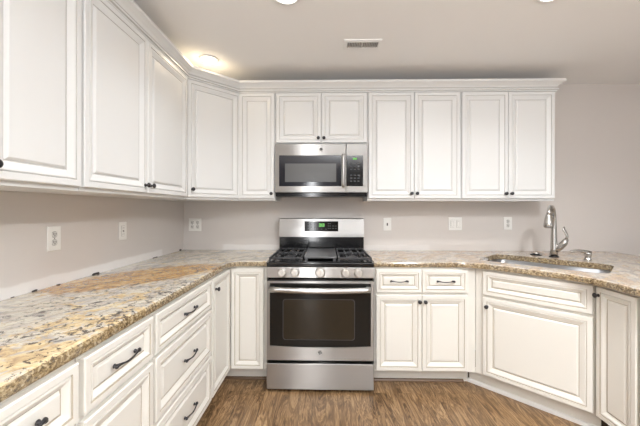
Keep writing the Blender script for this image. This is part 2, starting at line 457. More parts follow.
# --- left run: local x runs along +y, local -y faces into the room (+x)
XF = XW + BF          # face frame plane of the left run
def left_base(y0, y1, label, drawers, group=None):
    t = thing('base_cabinet', label, 'cabinet', (XF, y0, 0), PI / 2)
    w = y1 - y0
    base_box(t, w, BF - .004); toe(t, w)
    return t, w
LB = [(-2.62, -2.018), (-2.014, -1.642), (-1.638, -1.000)]
t, w = left_base(*LB[0], 'white base cabinet at the lower left corner of the photo, mostly cut off', 1)
door(t, .012, w - .008, WZ0, WZ1, -.001, name='drawer', kx=.62, pull_at=(w * .5 + .11, (WZ0 + WZ1) / 2))
door(t, .012, w / 2 - .002, DZ0, DZ1, -.001, knob_at=(w / 2 - .03, .63)); door(t, w / 2 + .002, w - .008, DZ0, DZ1, -.001, knob_at=(w / 2 + .03, .63))
t, w = left_base(*LB[1], 'narrow white base cabinet with one drawer over a door, beside the three-drawer stack', 1)
door(t, .008, w - .006, WZ0, WZ1, -.001, name='drawer', kx=.62, pull_at=(w * .5, (WZ0 + WZ1) / 2))
door(t, .008, w - .006, DZ0, DZ1, -.001)
t, w = left_base(*LB[2], 'white three-drawer base cabinet under the rust-streaked granite, with three bronze pulls', 3)
for z0, z1 in ((WZ0, WZ1), (.412, .676), (DZ0, .398)):
    door(t, .010, w - .010, z0, z1, -.001, name='drawer', kx=.62 if z0 == WZ0 else .85, pull_at=(w * .5, (z0 + z1) / 2))

# --- corner carousel cabinet with two doors meeting in the inside corner
t = thing('corner_base_cabinet', 'white corner base cabinet left of the range, two narrow doors meeting at right angles', 'cabinet', (XW, 0, 0))
CY = -.996; CX = RX - .392 - XW     # extents from the corner
L = [(0.004, CY), (BF, CY), (BF, -BF), (CX, -BF), (CX, -.004), (0.004, -.004)]
prism(MB(), L, KZ, ZB - .002).build('body', M['cab'], t)
K = [(BF - .108, CY), (BF - .09, CY), (BF - .09, -BF + .09), (CX, -BF + .09), (CX, -BF + .108), (BF - .108, -BF + .108)]
prism(MB(), K, 0, KZ - .001).build('toe_kick', M['cab'], t)
d1 = door(t, 0, abs(CY) - BF - .030, DZ0, WZ1, 0, name='door', kx=.8); d1.location = (BF + .001, CY + .006, DZ0); d1.rotation_euler = (0, 0, PI / 2)
knob(d1, .045, WZ1 - DZ0 - .07)
d2 = door(t, BF + .024, CX - .018, DZ0, WZ1, -BF - .001, kx=.8)

# --- right run, back wall
X0 = RX + .392
t = thing('base_cabinet', 'white base cabinet right of the range with two drawers over two doors', 'cabinet', (X0, -BF, 0))
w = 1.078 - X0
base_box(t, w, BF - .004); toe(t, w - .012)
dm = .010 + (1.019 - X0 - .010) / 2; de = 1.019 - X0
for a, b in ((.010, dm - .002), (dm + .002, de)):
    door(t, a, b, WZ0, WZ1, -.001, name='drawer', kx=.62, pull_at=((a + b) / 2, (WZ0 + WZ1) / 2))
door(t, .010, dm - .002, DZ0, DZ1, -.001, knob_at=(dm - .020, .628)); door(t, dm + .002, de, DZ0, DZ1, -.001, knob_at=(dm + .020, .628))
Q = math.sqrt(.5)
# --- diagonal sink cabinet
TF = .326             # face plane of the diagonal: (x + y) * Q
def st(s, t_): return ((s + t_) * Q, (t_ - s) * Q)
S0, S1 = 1.2026, 1.852
o0 = st(S0, TF)
t = thing('sink_cabinet', 'angled white sink cabinet under the faucet, one wide false drawer over one wide door', 'cabinet', (o0[0], o0[1], 0), -PI / 4)
w = S1 - S0
mb = MB(); mb.box(0, w, 0, .022, KZ, ZB - .002)
mb.box(.004, w - .004, .024, .74, KZ, KZ + .018)
mb.box(.004, .020, .024, .42, KZ + .02, .62); mb.box(w - .020, w - .004, .024, .42, KZ + .02, .62)
mb.build('body', M['cab'], t)
MB().box(-.068, w + .02, .062, .08, 0, KZ - .001).build('toe_kick', M['cab'], t)
mb = MB(); prof = [(.061, 0), (.048, 0), (.046, .006), (.046, .020), (.052, .026), (.061, .027)]
mb.rings([[(-.082, y, z) for y, z in prof], [(w + .02, y, z) for y, z in prof]], [0])
structure(mb.build('trim_3', M['ceil_white'], None, (o0[0], o0[1], 0), -PI / 4))
a = 1.256 - S0; b = 1.843 - S0
door(t, a, b, WZ0, WZ1, -.001, name='drawer', kx=.72)
door(t, a, b, DZ0, DZ1, -.001, knob_at=(a + .030, .612))
# --- peninsula cabinets, facing left
XP = 1.542
def pen(y_start, w, label):
    t = thing('peninsula_cabinet', label, 'cabinet', (XP, y_start, 0), -PI / 2)
    base_box(t, w, .60); toe(t, w)
    return t
t = pen(-1.084, .254, 'slim white single-door cabinet at the right edge, beside the angled sink cabinet')
door(t, .018, .247, DZ0, WZ1, -.001, knob_at=(.036, WZ1 - .046), kx=.8)
t = pen(-1.341, .60, 'white cabinet cut off by the right frame edge, past the slim door')
door(t, .008, .298, DZ0, WZ1, -.001, knob_at=(.27, WZ1 - .07)); door(t, .302, .592, DZ0, WZ1, -.001, knob_at=(.33, WZ1 - .07))

# --- dark strips on the floor standing in for the shade along the toe kicks
mb = MB(); q = [(0, 0), (.018, 0), (.017, .008), (.012, .015), (0, .018)]
mb.rings([[(XF - .09 + a_, y, z) for a_, z in q] for y in (-2.62, -BF + .09)], [0])
mb.rings([[(x, -BF + .09 - a_, z) for a_, z in q] for x in (XF - .09, X0 - .785)], [0])
structure(mb.build('shade_strip_1', M['toe_shade']))
mb = MB(); mb.rings([[(x, -BF + .09 - a_, z) for a_, z in q] for x in (X0 + .002, 1.03)], [0])
structure(mb.build('shade_strip_2', M['toe_shade']))

# ------------------------------------------------------------------ countertops
def counter(name, pts, round_edges, label, hole=None):
    n = len(pts)
    H = ZT - ZB; r = .013
    prof = [(.006, 0.0), (.001, .004), (0, .010), (0, H - r), (.0035, H - .0045), (.008, H - .0012), (r, H)]
    loops = [[(x, y, ZB + z) for x, y in offset_poly(pts, [d if e else 0.0 for e in round_edges])] for d, z in prof]
    mb = MB(); mb.rings(loops, [0] * (len(loops) - 1), cap0=False, cap1=False)
    bm = bmesh.new()
    def cap(loop, z, hole_loop):
        vs = [bm.verts.new((p[0], p[1], z)) for p in loop]
        es = [bm.edges.new((vs[i], vs[(i + 1) % len(vs)])) for i in range(len(vs))]
        if hole_loop:
            hv = [bm.verts.new((p[0], p[1], z)) for p in hole_loop]
            es += [bm.edges.new((hv[i], hv[(i + 1) % len(hv)])) for i in range(len(hv))]
        bmesh.ops.triangle_fill(bm, edges=es, use_beauty=True, use_dissolve=False)
    cap(loops[-1], ZT, hole); cap(loops[0], ZB, hole)
    mb.bm(bm)
    if hole:
        mb.rings([[(x, y, ZB) for x, y in hole], [(x, y, ZT) for x, y in hole]], [0], cap0=False, cap1=False)
    o = mb.build(name, M['granite'])
    bm = bmesh.new(); bm.from_mesh(o.data); bmesh.ops.remove_doubles(bm, verts=bm.verts[:], dist=.0004)
    bmesh.ops.recalc_face_normals(bm, faces=bm.faces[:]); bm.to_mesh(o.data); bm.free()
    return tag(o, label, 'countertop')
XE = XW + .642; YE = -.642
pts = [(XW + .002, -2.66), (XE, -2.66), (XE, YE), (RX - .385, YE), (RX - .385, -.002), (XW + .002, -.002)]
pts = fillet(pts, {2: .075})
flags = [not (abs(pts[i][0] - pts[(i + 1) % len(pts)][0]) < 1e-6 and pts[i][0] < XW + .01 or pts[i][1] > -.01 or abs(pts[i][0] - (RX - .385)) < 1e-6 and abs(pts[(i + 1) % len(pts)][0] - pts[i][0]) < 1e-6) for i in range(len(pts))]
for i in range(len(pts)):
    j = (i + 1) % len(pts)
    if pts[i][1] > -.01 and pts[j][1] > -.01: flags[i] = False
counter('countertop', pts, flags, 'L-shaped cream granite countertop with a rust drift, along the left wall and corner')

# sink opening
def sink_loop(ins):
    a0, a1, b0, b1 = 1.172 + ins, 1.905 - ins, .432 + ins, .885 - ins
    R = max(.012, .085 - ins)
    loop = fillet([(a0, b0), (a1, b0), (a1, b1), (a0, b1)], {0: R, 1: R, 2: R, 3: R}, 6)
    return [st(s, t_) for s, t_ in loop]
hole = sink_loop(0)
tE = .286
e1 = (YE * -1) ; 
pA = (tE / Q - YE, YE)                    # where the diagonal edge meets the back-run edge
XPE = 1.487
pB = (XPE, tE / Q - XPE)
pts = [(RX + .385, YE), pA, pB, (XPE, -2.0), (2.60, -2.0), (2.60, -.002), (RX + .385, -.002)]
pts = fillet(pts, {1: .30, 2: .42, 3: .05, 4: .05}, 10)
flags = [True] * len(pts)
for i in range(len(pts)):
    j = (i + 1) % len(pts)
    if pts[i][1] > -.01 and pts[j][1] > -.01: flags[i] = False
    if abs(pts[i][0] - (RX + .385)) < 1e-6 and abs(pts[j][0] - (RX + .385)) < 1e-6: flags[i] = False
counter('countertop', pts, flags, 'pale pinkish granite countertop holding the sink, right of the range and around the peninsula', hole)

# sink bowl (steel, hung under the granite)
mb = MB()
outer = [(-.018, ZB - .0015), (-.018, ZB - .004), (-.004, ZB - .006), (.006, ZB - .19), (.03, ZB - .214)]
inner = [(-.018, ZB - .0015), (-.003, ZB - .0015), (.001, ZB - .006), (.010, ZB - .185), (.034, ZB - .21)]
mb.rings([[(x, y, z) for x, y in sink_loop(i)] for i, z in inner], [0] * 4, cap0=False, smooth=True)
mb.rings([[(x, y, z) for x, y in sink_loop(i)] for i, z in outer], [0] * 4, cap0=False, smooth=True)
sk = thing('sink', 'undermount stainless steel sink bowl set in the angled granite counter', 'sink', (0, 0, 0))
mb.build('bowl', M['sink'], sk)
c = st(1.56, .66)
MB().lathe([(.045, ZB - .2095), (.045, ZB - .206), (.036, ZB - .2055), (.030, ZB - .2085)], (c[0], c[1], 0), seg=24).build('drain', M['chrome'], sk)

# faucet
fx, fy = st(1.545, 1.03)
t = thing('faucet', 'tall brushed nickel pull-down faucet with a side lever behind the sink', 'faucet', (fx, fy, ZT + .0005), -PI / 4)
MB().lathe([(.033, 0), (.033, .006), (.029, .009)], seg=28).build('base_ring', M['bronze'], t)
path = [(0, 0, .009), (0, 0, .06), (0, -.001, .14), (0, -.002, .22), (0, -.006, .29), (0, -.018, .340), (0, -.045, .378), (0, -.082, .397), (0, -.122, .398), (0, -.158, .384), (0, -.180, .360), (0, -.191, .338)]
MB().tube(path, [.027, .025, .022, .0195, .018, .0175, .017, .0165, .016, .016, .016, .016], 18).build('spout', M['chrome'], t)
d = Vector((0, -.022, -.10)).normalized(); p0 = Vector((0, -.190, .342))
MB().tube([p0 + d * h for h in (0, .01, .03, .065, .095, .103)], [.018, .021, .025, .030, .032, .025], 18).build('spray_head', M['chrome'], t)
mb = MB(); mb.tube([(.010, 0, .050), (.034, .0, .076), (.064, .0, .115), (.080, .0, .150)], [.020, .024, .024, .016], 14)
lever = mb.build('lever', M['chrome'], t)
MB().tube([(.078, 0, .140), (.084, 0, .168), (.076, 0, .196), (.062, -.004, .222), (.066, -.006, .244)], [.016, .017, .016, .018, .008], 12, flat=.55).build('lever_tip', M['chrome'], lever)

# soap dispenser, hole cover
fx, fy = st(1.752, 1.03)
t = thing('soap_dispenser', 'small brushed nickel soap pump with a long spout, right of the faucet', 'soap dispenser', (fx, fy, ZT + .0005), -PI / 4 + .55)
MB().lathe([(.026, 0), (.026, .004), (.020, .012), (.018, .028), (.023, .038), (.025, .052), (.020, .058)], seg=20).build('body', M['chrome'], t)
MB().tube([(.012, 0, .053), (-.02, -.004, .062), (-.06, -.012, .069), (-.095, -.020, .068), (-.118, -.026, .062), (-.124, -.027, .055)], [.016, .014, .0115, .0105, .0105, .008], 12).build('spout', M['chrome'], t)
fx, fy = st(1.420, 1.06)
t = thing('hole_cover', 'low dark metal cap over the spare tap hole, left of the faucet', 'sink hole cover', (fx, fy, ZT + .0005), -.2)
MB().lathe([(.044, 0), (.044, .004), (.038, .008)], seg=24).build('plate', M['bronze'], t)
MB().lathe([(.024, .008), (.024, .016), (.016, .022)], seg=20).build('cap', M['chrome'], t)

# ------------------------------------------------------------------ upper cabinets
UF = .300; UZ0 = 1.362; UZ1 = 2.30
VZ0, VZ1 = 1.379, 2.250
def upper(label, loc, w, rz=0.0, z0=UZ0):
    t = thing('wall_cabinet', label, 'cabinet', (loc[0], loc[1], z0), rz)
    MB().box(.0005, w - .0005, 0, UF - .003, 0, UZ1 - z0).build('body', [M['cab_up']], t)
    return t
XU = XW + UF
# left wall
w = .744; t = upper('white two-door wall cabinet at the far left, cut off by the frame edge', (XU, -2.355, 0), w, PI / 2)
door(t, .008, .368, VZ0 - UZ0, VZ1 - UZ0, -.001, (.34, .062), True); door(t, .372, w - .006, VZ0 - UZ0, VZ1 - UZ0, -.001, (.388, .062), True)
w = .985; t = upper('wide white two-door wall cabinet on the left wall, beside the angled corner one', (XU, -1.609, 0), w, PI / 2)
door(t, .006, .468, VZ0 - UZ0, VZ1 - UZ0, -.001, (.443, .060), True); door(t, .472, w - .010, VZ0 - UZ0, VZ1 - UZ0, -.001, (.497, .060), True)
# corner
t = thing('corner_wall_cabinet', 'angled white corner wall cabinet with a single door under the warm downlight', 'cabinet', (XW, 0, UZ0))
CU = .600
prism(MB(), [(.003, -CU), (UF, -CU), (CU, -UF), (CU, -.003), (.003, -.003)], 0, UZ1 - UZ0).build('body', M['cab_up'], t)
dl = (CU - UF) * math.sqrt(2)
o = door(t, 0, dl + .009, VZ0 - UZ0, VZ1 - UZ0, 0, None, True)
n = Vector((Q, -Q)) * .001; o.location = (UF - .002 * Q + n.x, -CU - .002 * Q + n.y, VZ0 - UZ0); o.rotation_euler = (0, 0, PI / 4)
knob(o, .035, .058)
# back wall
xa = XW + CU + .001; xb = RX - .3825
w = xb - xa; t = upper('narrow white single-door wall cabinet left of the microwave', (xa, -UF, 0), w)
door(t, .0095, w - .007, VZ0 - UZ0, VZ1 - UZ0, -.001, (w - .028, .056), True)
w = .762; z0 = 1.826; t = upper('short white two-door wall cabinet above the microwave', (RX - .381, -UF, 0), w, 0, z0)
for a, b, kx in ((.007, .379, .357), (.383, .755, .403)): door(t, a, b, .012, VZ1 - z0, -.001, (kx, .048), True)
for i, lab in enumerate(('white two-door wall cabinet next to the microwave on its right', 'white two-door wall cabinet at the right end of the row, above the faucet side')):
    t = upper(lab, (RX + .382 + i * .763, -UF, 0), w)
    for a, b, kx in ((.007, .379, .357), (.383, .755, .402)): door(t, a, b, VZ0 - UZ0, VZ1 - UZ0, -.001, (kx, .058), True)
# crown molding along all of them, returning to the wall at the right end
XEND = RX + .382 + .763 + .762
F = UF + .003
path = [(XW + F, -2.355), (XW + F, -CU - .003 * .4), (XW + CU + .001, -F), (XEND + .003, -F), (XEND + .003, -.002)]
prof = [(0, 2.254), (.012, 2.256), (.012, 2.264), (.020, 2.268), (.020, 2.277), (.007, 2.283), (.012, 2.292), (.022, 2.304), (.042, 2.318), (.054, 2.324), (.054, 2.341), (.0, 2.341)]
def normals(path):
    out = []
    for i, p in enumerate(path):
        ns = []
        if i > 0: d = (Vector(p) - Vector(path[i - 1])).normalized(); ns.append(Vector((d.y, -d.x)))
        if i < len(path) - 1: d = (Vector(path[i + 1]) - Vector(p)).normalized(); ns.append(Vector((d.y, -d.x)))
        if len(ns) == 1: out.append(ns[0])
        else: s_ = ns[0] + ns[1]; out.append(s_ / (1 + ns[0].dot(ns[1])))
    return out
N = normals(path)
rings = [[(p[0] + N[i].x * o_, p[1] + N[i].y * o_, z) for o_, z in prof] for i, p in enumerate(path)]
mb = MB()
npf = len(prof)
allr = rings
o_ = len(mb.v)
for r in allr: mb.v += r
for i in range(len(allr) - 1):
    for j in range(npf):
        kx = (j + 1) % npf
        mb.f.append([i * npf + j, i * npf + kx, (i + 1) * npf + kx, (i + 1) * npf + j]); mb.m.append(1 if j in (2, 5) else 0); mb.sm.append(False)
mb.f.append(list(range(npf))); mb.m.append(0); mb.sm.append(False)
mb.f.append([(len(allr) - 1) * npf + j for j in range(npf)][::-1]); mb.m.append(0); mb.sm.append(False)
tag(mb.build('crown_molding', [M['cab_up'], M['glaze_up']]), 'white crown molding running along the tops of the wall cabinets', 'molding')

# ------------------------------------------------------------------ range
t = thing('gas_range', 'stainless steel gas range with black cooktop and oven window', 'stove', (RX, -.012, 0))
YO = .012            # local y = world y + YO
hw = .378
mb = MB(); mb.box(-hw, hw, -.63, -.02, .03, .880); 
for x in (-.33, .33):
    for y in (-.58, -.08): mb.lathe([(.02, 0), (.02, .03)], (x, y, 0), seg=12)
mb.build('body', M['black'], t)
# cooktop
mb = MB(); mb.box(-hw, hw, -.692, -.02, .882, .914, 0, .006); mb.box(-hw + .012, hw - .012, -.672, -.09, .9145, .917, 0)
ct = mb.build('cooktop', M['black'], t)
def burner(x, y, r):
    mb = MB(); mb.lathe([(r, .9175), (r, .925), (r * .8, .929)], (x, y, 0), seg=20, mi=0); mb.lathe([(r * .72, .9295), (r * .72, .935), (r * .6, .937)], (x, y, 0), seg=20, mi=1)
    mb.build('burner', [M['griddle'], M['iron']], ct)
for x, y, r in ((-.24, -.53, .045), (-.24, -.24, .035), (.24, -.53, .05), (.24, -.24, .03)): burner(x, y, r)
def grate(x0, x1):
    mb = MB(); y0, y1 = -.665, -.115; zt = .948; b = .006
    for x in (x0 + .006, x1 - .006): mb.box(x - b, x + b, y0, y1, zt - .016, zt, 0, .002)
    for y in (y0 + .006, (y0 + y1) / 2, y1 - .006): mb.box(x0 + .0125, x1 - .0125, y - b, y + b, zt - .016, zt - .0005, 0, .002)
    for x in (x0 + (x1 - x0) * .27, (x0 + x1) / 2, x0 + (x1 - x0) * .73):
        for ya, yb in ((y0 + .014, y0 + .10), (y0 + .17, y0 + .262), (y0 + .288, y0 + .37), (y0 + .44, y1 - .014)): mb.box(x - .005, x + .005, ya, yb, zt - .014, zt + .001, 0, .002)
    for x in (x0 + .006, x1 - .006):
        for y in (y0 + .006, (y0 + y1) / 2, y1 - .006): mb.box(x - .007, x + .007, y - .007, y + .007, .9175, zt - .015)
    mb.build('grate', M['iron'], t)
grate(-.365, -.128); grate(.128, .365)
mb = MB(); mb.box(-.118, .118, -.640, -.125, .934, .944, 0, .004)
mb.box(-.118, -.110, -.640, -.125, .944, .949, 0); mb.box(.110, .118, -.640, -.125, .944, .949, 0)
for x in (-.1, .1):
    for y in (-.64, -.14): mb.box(x - .008, x + .008, y - .008, y + .008, .9175, .936)
mb.build('griddle', M['griddle'], t)
# control panel
mb = MB(); mb.box(-hw, hw, -.690, -.632, .806, .8805, 0, .004)
cp = mb.build('control_panel', M['steel_bright'], t)
for x in (-.268, -.178, 0, .178, .268):
    r = .029 if x else .033
    mb = MB().lathe([(r + .004, 0), (r + .004, .004), (r, .006), (r * .92, .022), (r * .80, .026)], axis='Y', seg=26)
    mb.box(-.0055, .0055, -.038, -.022, -r * .85, r * .85, 0, .002)
    mb.build('burner_knob', M['knob_steel'], cp, (x, -.6905, .845))
# oven door
DY = -.688
od = MB()
od.box(-hw + .006, hw - .006, -.672, -.634, .222, .792)
od_o = od.build('oven_door', M['black'], t)
# stainless frame with a gently bowed lower edge of the window
gx0, gx1, gz0, gz1 = -.356, .356, .326, .768
def frame_mesh():
    mb = MB(); n = 24
    Z0, Z1 = .226, .783
    outer, inner = [], []
    def bow(x): return gz0 - .010 * (1 - (x / .356) ** 2)
    xs = [-hw + .002 + (2 * hw - .004) * i / n for i in range(n + 1)]
    xi = [gx0 + (gx1 - gx0) * i / n for i in range(n + 1)]
    O = [(x, Z0) for x in xs] + [(x, Z1) for x in xs[::-1]]
    I = [(x, bow(x)) for x in xi] + [(x, gz1) for x in xi[::-1]]
    y0, y1 = -.6725, -.688
    mb.rings([[(x, y0, z) for x, z in O], [(x, y1, z) for x, z in O], [(x, y1, z) for x, z in I], [(x, y0, z) for x, z in I]], [0, 0, 0], cap0=False, cap1=False)
    return mb
frame_mesh().build('door_frame', M['steel'], od_o)
MB().box(gx0 - .003, gx1 + .003, -.680, -.6725, gz0 - .018, gz1 + .003).build('door_glass', M['glass_black'], od_o)
mb = MB()
loop = lambda i: fillet([(-.265 + i, .365 + i), (.245 - i, .365 + i), (.245 - i, .655 - i), (-.265 + i, .655 - i)], {0: .02, 1: .02, 2: .02, 3: .02}, 5)
mb.rings([[(x, -.6802, z) for x, z in loop(0)], [(x, -.6806, z) for x, z in loop(.005)]], [1], cap1=False)
mb.add([(x, -.6806, z) for x, z in loop(.005)], [list(range(24))], 0)
mb.build('viewing_window', [M['glass_inner'], M['iron']], od_o)
# door handle, slightly bowed
mb = MB(); pts = [(-.352 + .704 * i / 16, -.735 - .008 * (1 - ((i - 8) / 8) ** 2), .735 - .007 * (1 - ((i - 8) / 8) ** 2)) for i in range(17)]
mb.tube(pts, .020, 12)
for x in (-.335, .335): mb.box(x - .014, x + .014, -.735, -.6885, .722, .748, 0, .003)
mb.build('door_handle', M['steel_bright'], od_o)
def badge(parent, x, y, z, r, name='badge'):
    mb = MB()
    mb.lathe([(r, 0), (r, .0015), (r * .9, .0022)], (x, y, z), 'Y', 28, 0)
    a = [(x + r * .86 * math.cos(2 * PI * i / 32), y - .0026, z + r * .86 * math.sin(2 * PI * i / 32)) for i in range(33)]
    mb.tube(a, r * .11, 6, 1)
    for q_ in range(4):    # small flourishes between ring and monogram
        b0 = PI / 4 + q_ * PI / 2
        mb.tube([(x + r * rr * math.cos(b0 + da), y - .0026, z + r * rr * math.sin(b0 + da)) for rr, da in ((.78, -.5), (.62, -.3), (.60, 0), (.66, .25))], r * .045, 6, 1)
    # looped script monogram
    s1 = [(-.05, .30), (-.28, .36), (-.42, .12), (-.36, -.2), (-.14, -.22), (-.02, .05), (-.12, -.36), (-.40, -.38)]
    s2 = [(.36, .28), (.14, .38), (.02, .18), (.22, .04), (.04, -.06), (.06, -.32), (.30, -.34), (.44, -.16)]
    for s_ in (s1, s2): mb.tube([(x + r * px, y - .0026, z + r * pz) for px, pz in s_], r * .055, 6, 1)
    return mb.build(name, [M['button'], M['steel_bright']], parent)
badge(od_o, 0.0, -.6885, .281, .0165)
# storage drawer
mb = MB(); mb.box(-hw + .001, hw - .001, -.690, -.634, .020, .203, 0, .004)
mb.build('storage_drawer', M['steel'], t)
# backguard
mb = MB(); mb.box(-hw, hw, -.078, -.006, .883, 1.040, 0)
mb.build('backguard_riser', M['black'], t)
mb = MB(); mb.rings([[(x, y, z) for y, z in ((-.004, 1.041), (-.088, 1.041), (-.088, 1.06), (-.078, 1.203), (-.070, 1.209), (-.004, 1.209))] for x in (-hw, hw)], [0])
bg_o = mb.build('backguard', M['steel_bright'], t)
def onbg(x, z, dy): return (x, -.088 + (z - 1.06) / .136 * .010 - dy, z)
dp = MB(); x0, x1, z0, z1 = -.152, .150, 1.092, 1.182
dp.add([onbg(x0, z0, .001), onbg(x1, z0, .001), onbg(x1, z1, .001), onbg(x0, z1, .001), onbg(x0, z0, -.003), onbg(x1, z0, -.003), onbg(x1, z1, -.003), onbg(x0, z1, -.003)],
       [(0, 1, 2, 3), (0, 4, 5, 1), (1, 5, 6, 2), (2, 6, 7, 3), (3, 7, 4, 0)], 0)
disp = dp.build('display', M['glass_black'], bg_o)
mb = MB(); ck = MB()
def cell(mb, x, z, w_, h_, mi, f=onbg, dy=.0016):
    a = f(x - w_ / 2, z - h_ / 2, dy); b = f(x + w_ / 2, z - h_ / 2, dy); c_ = f(x + w_ / 2, z + h_ / 2, dy); d_ = f(x - w_ / 2, z + h_ / 2, dy)
    lo = [(p[0], p[1] + .0006, p[2]) for p in (a, b, c_, d_)]
    mb.add([a, b, c_, d_] + lo, [(0, 1, 2, 3), (0, 4, 5, 1), (1, 5, 6, 2), (2, 6, 7, 3), (3, 7, 4, 0)], mi)
cell(ck, 0, 1.146, .058, .030, 0)
for x in (-.018, -.006, .008, .018):
    for dz in (-.012, 0, .012): cell(ck, x, 1.148 + dz, .009, .003, 1, dy=.0024)
    for dz in (-.006, .006): cell(ck, x + .0055, 1.148 + dz, .003, .011, 1, dy=.0024)
for x in (-.118, -.092, -.062, .062, .078, .104, .128):
    for z in (1.118, 1.140, 1.160):
        if random.random() < .85: kb = MB(); cell(kb, x, z, .012, .006, 0); kb.build('key', M['button'], disp)
for x in (-.04, 0, .04): kb = MB(); cell(kb, x, 1.112, .014, .006, 0); kb.build('key', M['button'], disp)
ck.build('clock', [M['digit_bg'], M['digit']], disp)

# ------------------------------------------------------------------ microwave
MZ = 1.392
t = thing('microwave', 'stainless steel over-the-range microwave under the short wall cabinet', 'microwave', (RX, 0, MZ))
hw = .3775
MB().box(-hw, hw, -.312, -.003, 0.002, 1.822 - MZ).build('body', M['black'], t)
mb = MB()
for i in range(22): mb.box(-.33 + i * .03, -.313 + i * .03, -.335, -.313, .006, .026)
mb.box(-hw + .004, hw - .004, -.330, -.313, .001, .030)
mb.build('vent_grille', M['black'], t)
FY = -.350
def to_px(u, v):  # picture coordinates of the facade measured on the photo -> local x, z
    return ((u - 321.3) / 121.6 * 1.0, 1.286 + (209.8 - v) / 121.6 - MZ)
xs = to_px(346, 0)[0]
zT = 1.822 - MZ; zBt = 1.426 - MZ
gx0, gz1 = to_px(279.4, 155.9); gx1, gz0 = to_px(341.3, 186.6)
def plate_with_hole(x0, x1, z0, z1, hx0, hx1, hz0, hz1, y0, y1):
    mb = MB(); O = [(x0, z0), (x1, z0), (x1, z1), (x0, z1)]; I = [(hx0, hz0), (hx1, hz0), (hx1, hz1), (hx0, hz1)]
    mb.rings([[(x, y0, z) for x, z in O], [(x, y1 + .003, z) for x, z in O], [(x + (.003 if x == x0 else -.003), y1, z + (.003 if z == z0 else -.003)) for x, z in O], [(x, y1, z) for x, z in I], [(x, y0, z) for x, z in I]], [0] * 4, cap0=False, cap1=False)
    return mb
dr = plate_with_hole(-hw, xs - .0012, zBt, zT, gx0, gx1, gz0, gz1, -.314, FY).build('door', M['steel'], t)
MB().box(gx0 - .002, gx1 + .002, FY + .004, -.316, gz0 - .002, gz1 + .002).build('door_glass', M['mw_glass'], dr)
a = to_px(285.3, 182.3); b = to_px(336.2, 164)
MB().box(a[0], b[0], FY + .0028, FY + .0038, a[1], b[1]).build('window_screen', M['mw_screen'], dr)
hx = to_px(343.2, 0)[0]
mb = MB(); mb.tube([(hx, FY - .020, gz0 - .005), (hx, FY - .026, gz0 + .02), (hx, FY - .029, (gz0 + gz1) / 2), (hx, FY - .026, gz1 - .02), (hx, FY - .020, gz1 + .005)], .0125, 12)
for z in (gz0 + .008, gz1 - .008): mb.box(hx - .008, hx + .008, FY - .022, FY - .0002, z - .010, z + .010, 0, .002)
mb.build('door_handle', M['steel_bright'], dr)
bx, bz = to_px(321, 150)
badge(dr, bx, FY - .0003, bz, .015)
cx0, cz1 = to_px(345.9, 156.2); cx1, cz0 = to_px(362.8, 186.6)
cp = plate_with_hole(xs + .0012, hw, zBt, zT, cx0 + .004, cx1, cz0, cz1, -.314, FY).build('control_panel', M['steel'], t)
MB().box(cx0 + .003, cx1 + .001, FY + .002, -.316, cz0 - .001, cz1 + .001).build('keypad', M['black'], cp)
mb = MB(); ck = MB(); fl = lambda x, z, dy: (x, FY + .002 - dy, z)
cxm = (cx0 + cx1) / 2 + .002
cell(ck, cxm, cz1 - .026, .040, .018, 0, fl, .0008)
for x in (-.016, -.006, .006, .016):
    for dz in (-.005, 0, .005): cell(ck, cxm + x * .7, cz1 - .026 + dz, .005, .0018, 1, fl, .0014)
    cell(ck, cxm + x * .7 + .0025, cz1 - .026, .0016, .011, 1, fl, .0014)
for r in range(7):
    for c_ in range(3):
        z = cz1 - .064 - r * .024
        if r == 3: continue
        kb = MB(); cell(kb, cxm + (c_ - 1) * .030, z, .016, .009 if r > 3 else .005, 0, fl, .0008); kb.build('key', M['button'], cp)
ck.build('clock', [M['digit_bg'], M['digit']], cp)

# ------------------------------------------------------------------ outlets and switches (local: plate in xz, facing -y)
def plate(w, h, parent):
    mb = MB(); mb.box(-w / 2, w / 2, -.006, 0, -h / 2, h / 2, 0, .0022)
    return mb.build('cover_plate', M['plate'], parent)
def duplex(parent, x=0):
    for z in (-.0195, .0195):
        mb = MB(); lp = lambda r: [(x + max(-.0145, min(.0145, r * .0172 * math.cos(2 * PI * i / 24))), z + r * .0142 * math.sin(2 * PI * i / 24)) for i in range(24)]
        mb.rings([[(a_, -.0058, b_) for a_, b_ in lp(1.09)], [(a_, -.0063, b_) for a_, b_ in lp(1.09)]], [1], cap_m=1)
        mb.rings([[(a_, -.006, b_) for a_, b_ in lp(1)], [(a_, -.0075, b_) for a_, b_ in lp(1)]], [3], cap_m=3)
        for sx, hh in ((-.006, .009), (.006, .007)): mb.box(x + sx - .0018, x + sx + .0018, -.0079, -.0073, z + .003 - hh * .6, z + .003 + hh * .6, 2)
        mb.lathe([(.0030, 0), (.0030, .0006)], (x, -.0073, z - .0065), 'Y', 10, 2)
        mb.build('receptacle', [M['plate'], M['groove'], M['slot'], M['vane2']], parent)
    MB().lathe([(.003, 0), (.0022, .001)], (x, -.006, 0), 'Y', 12).build('screw', M['groove'], parent)
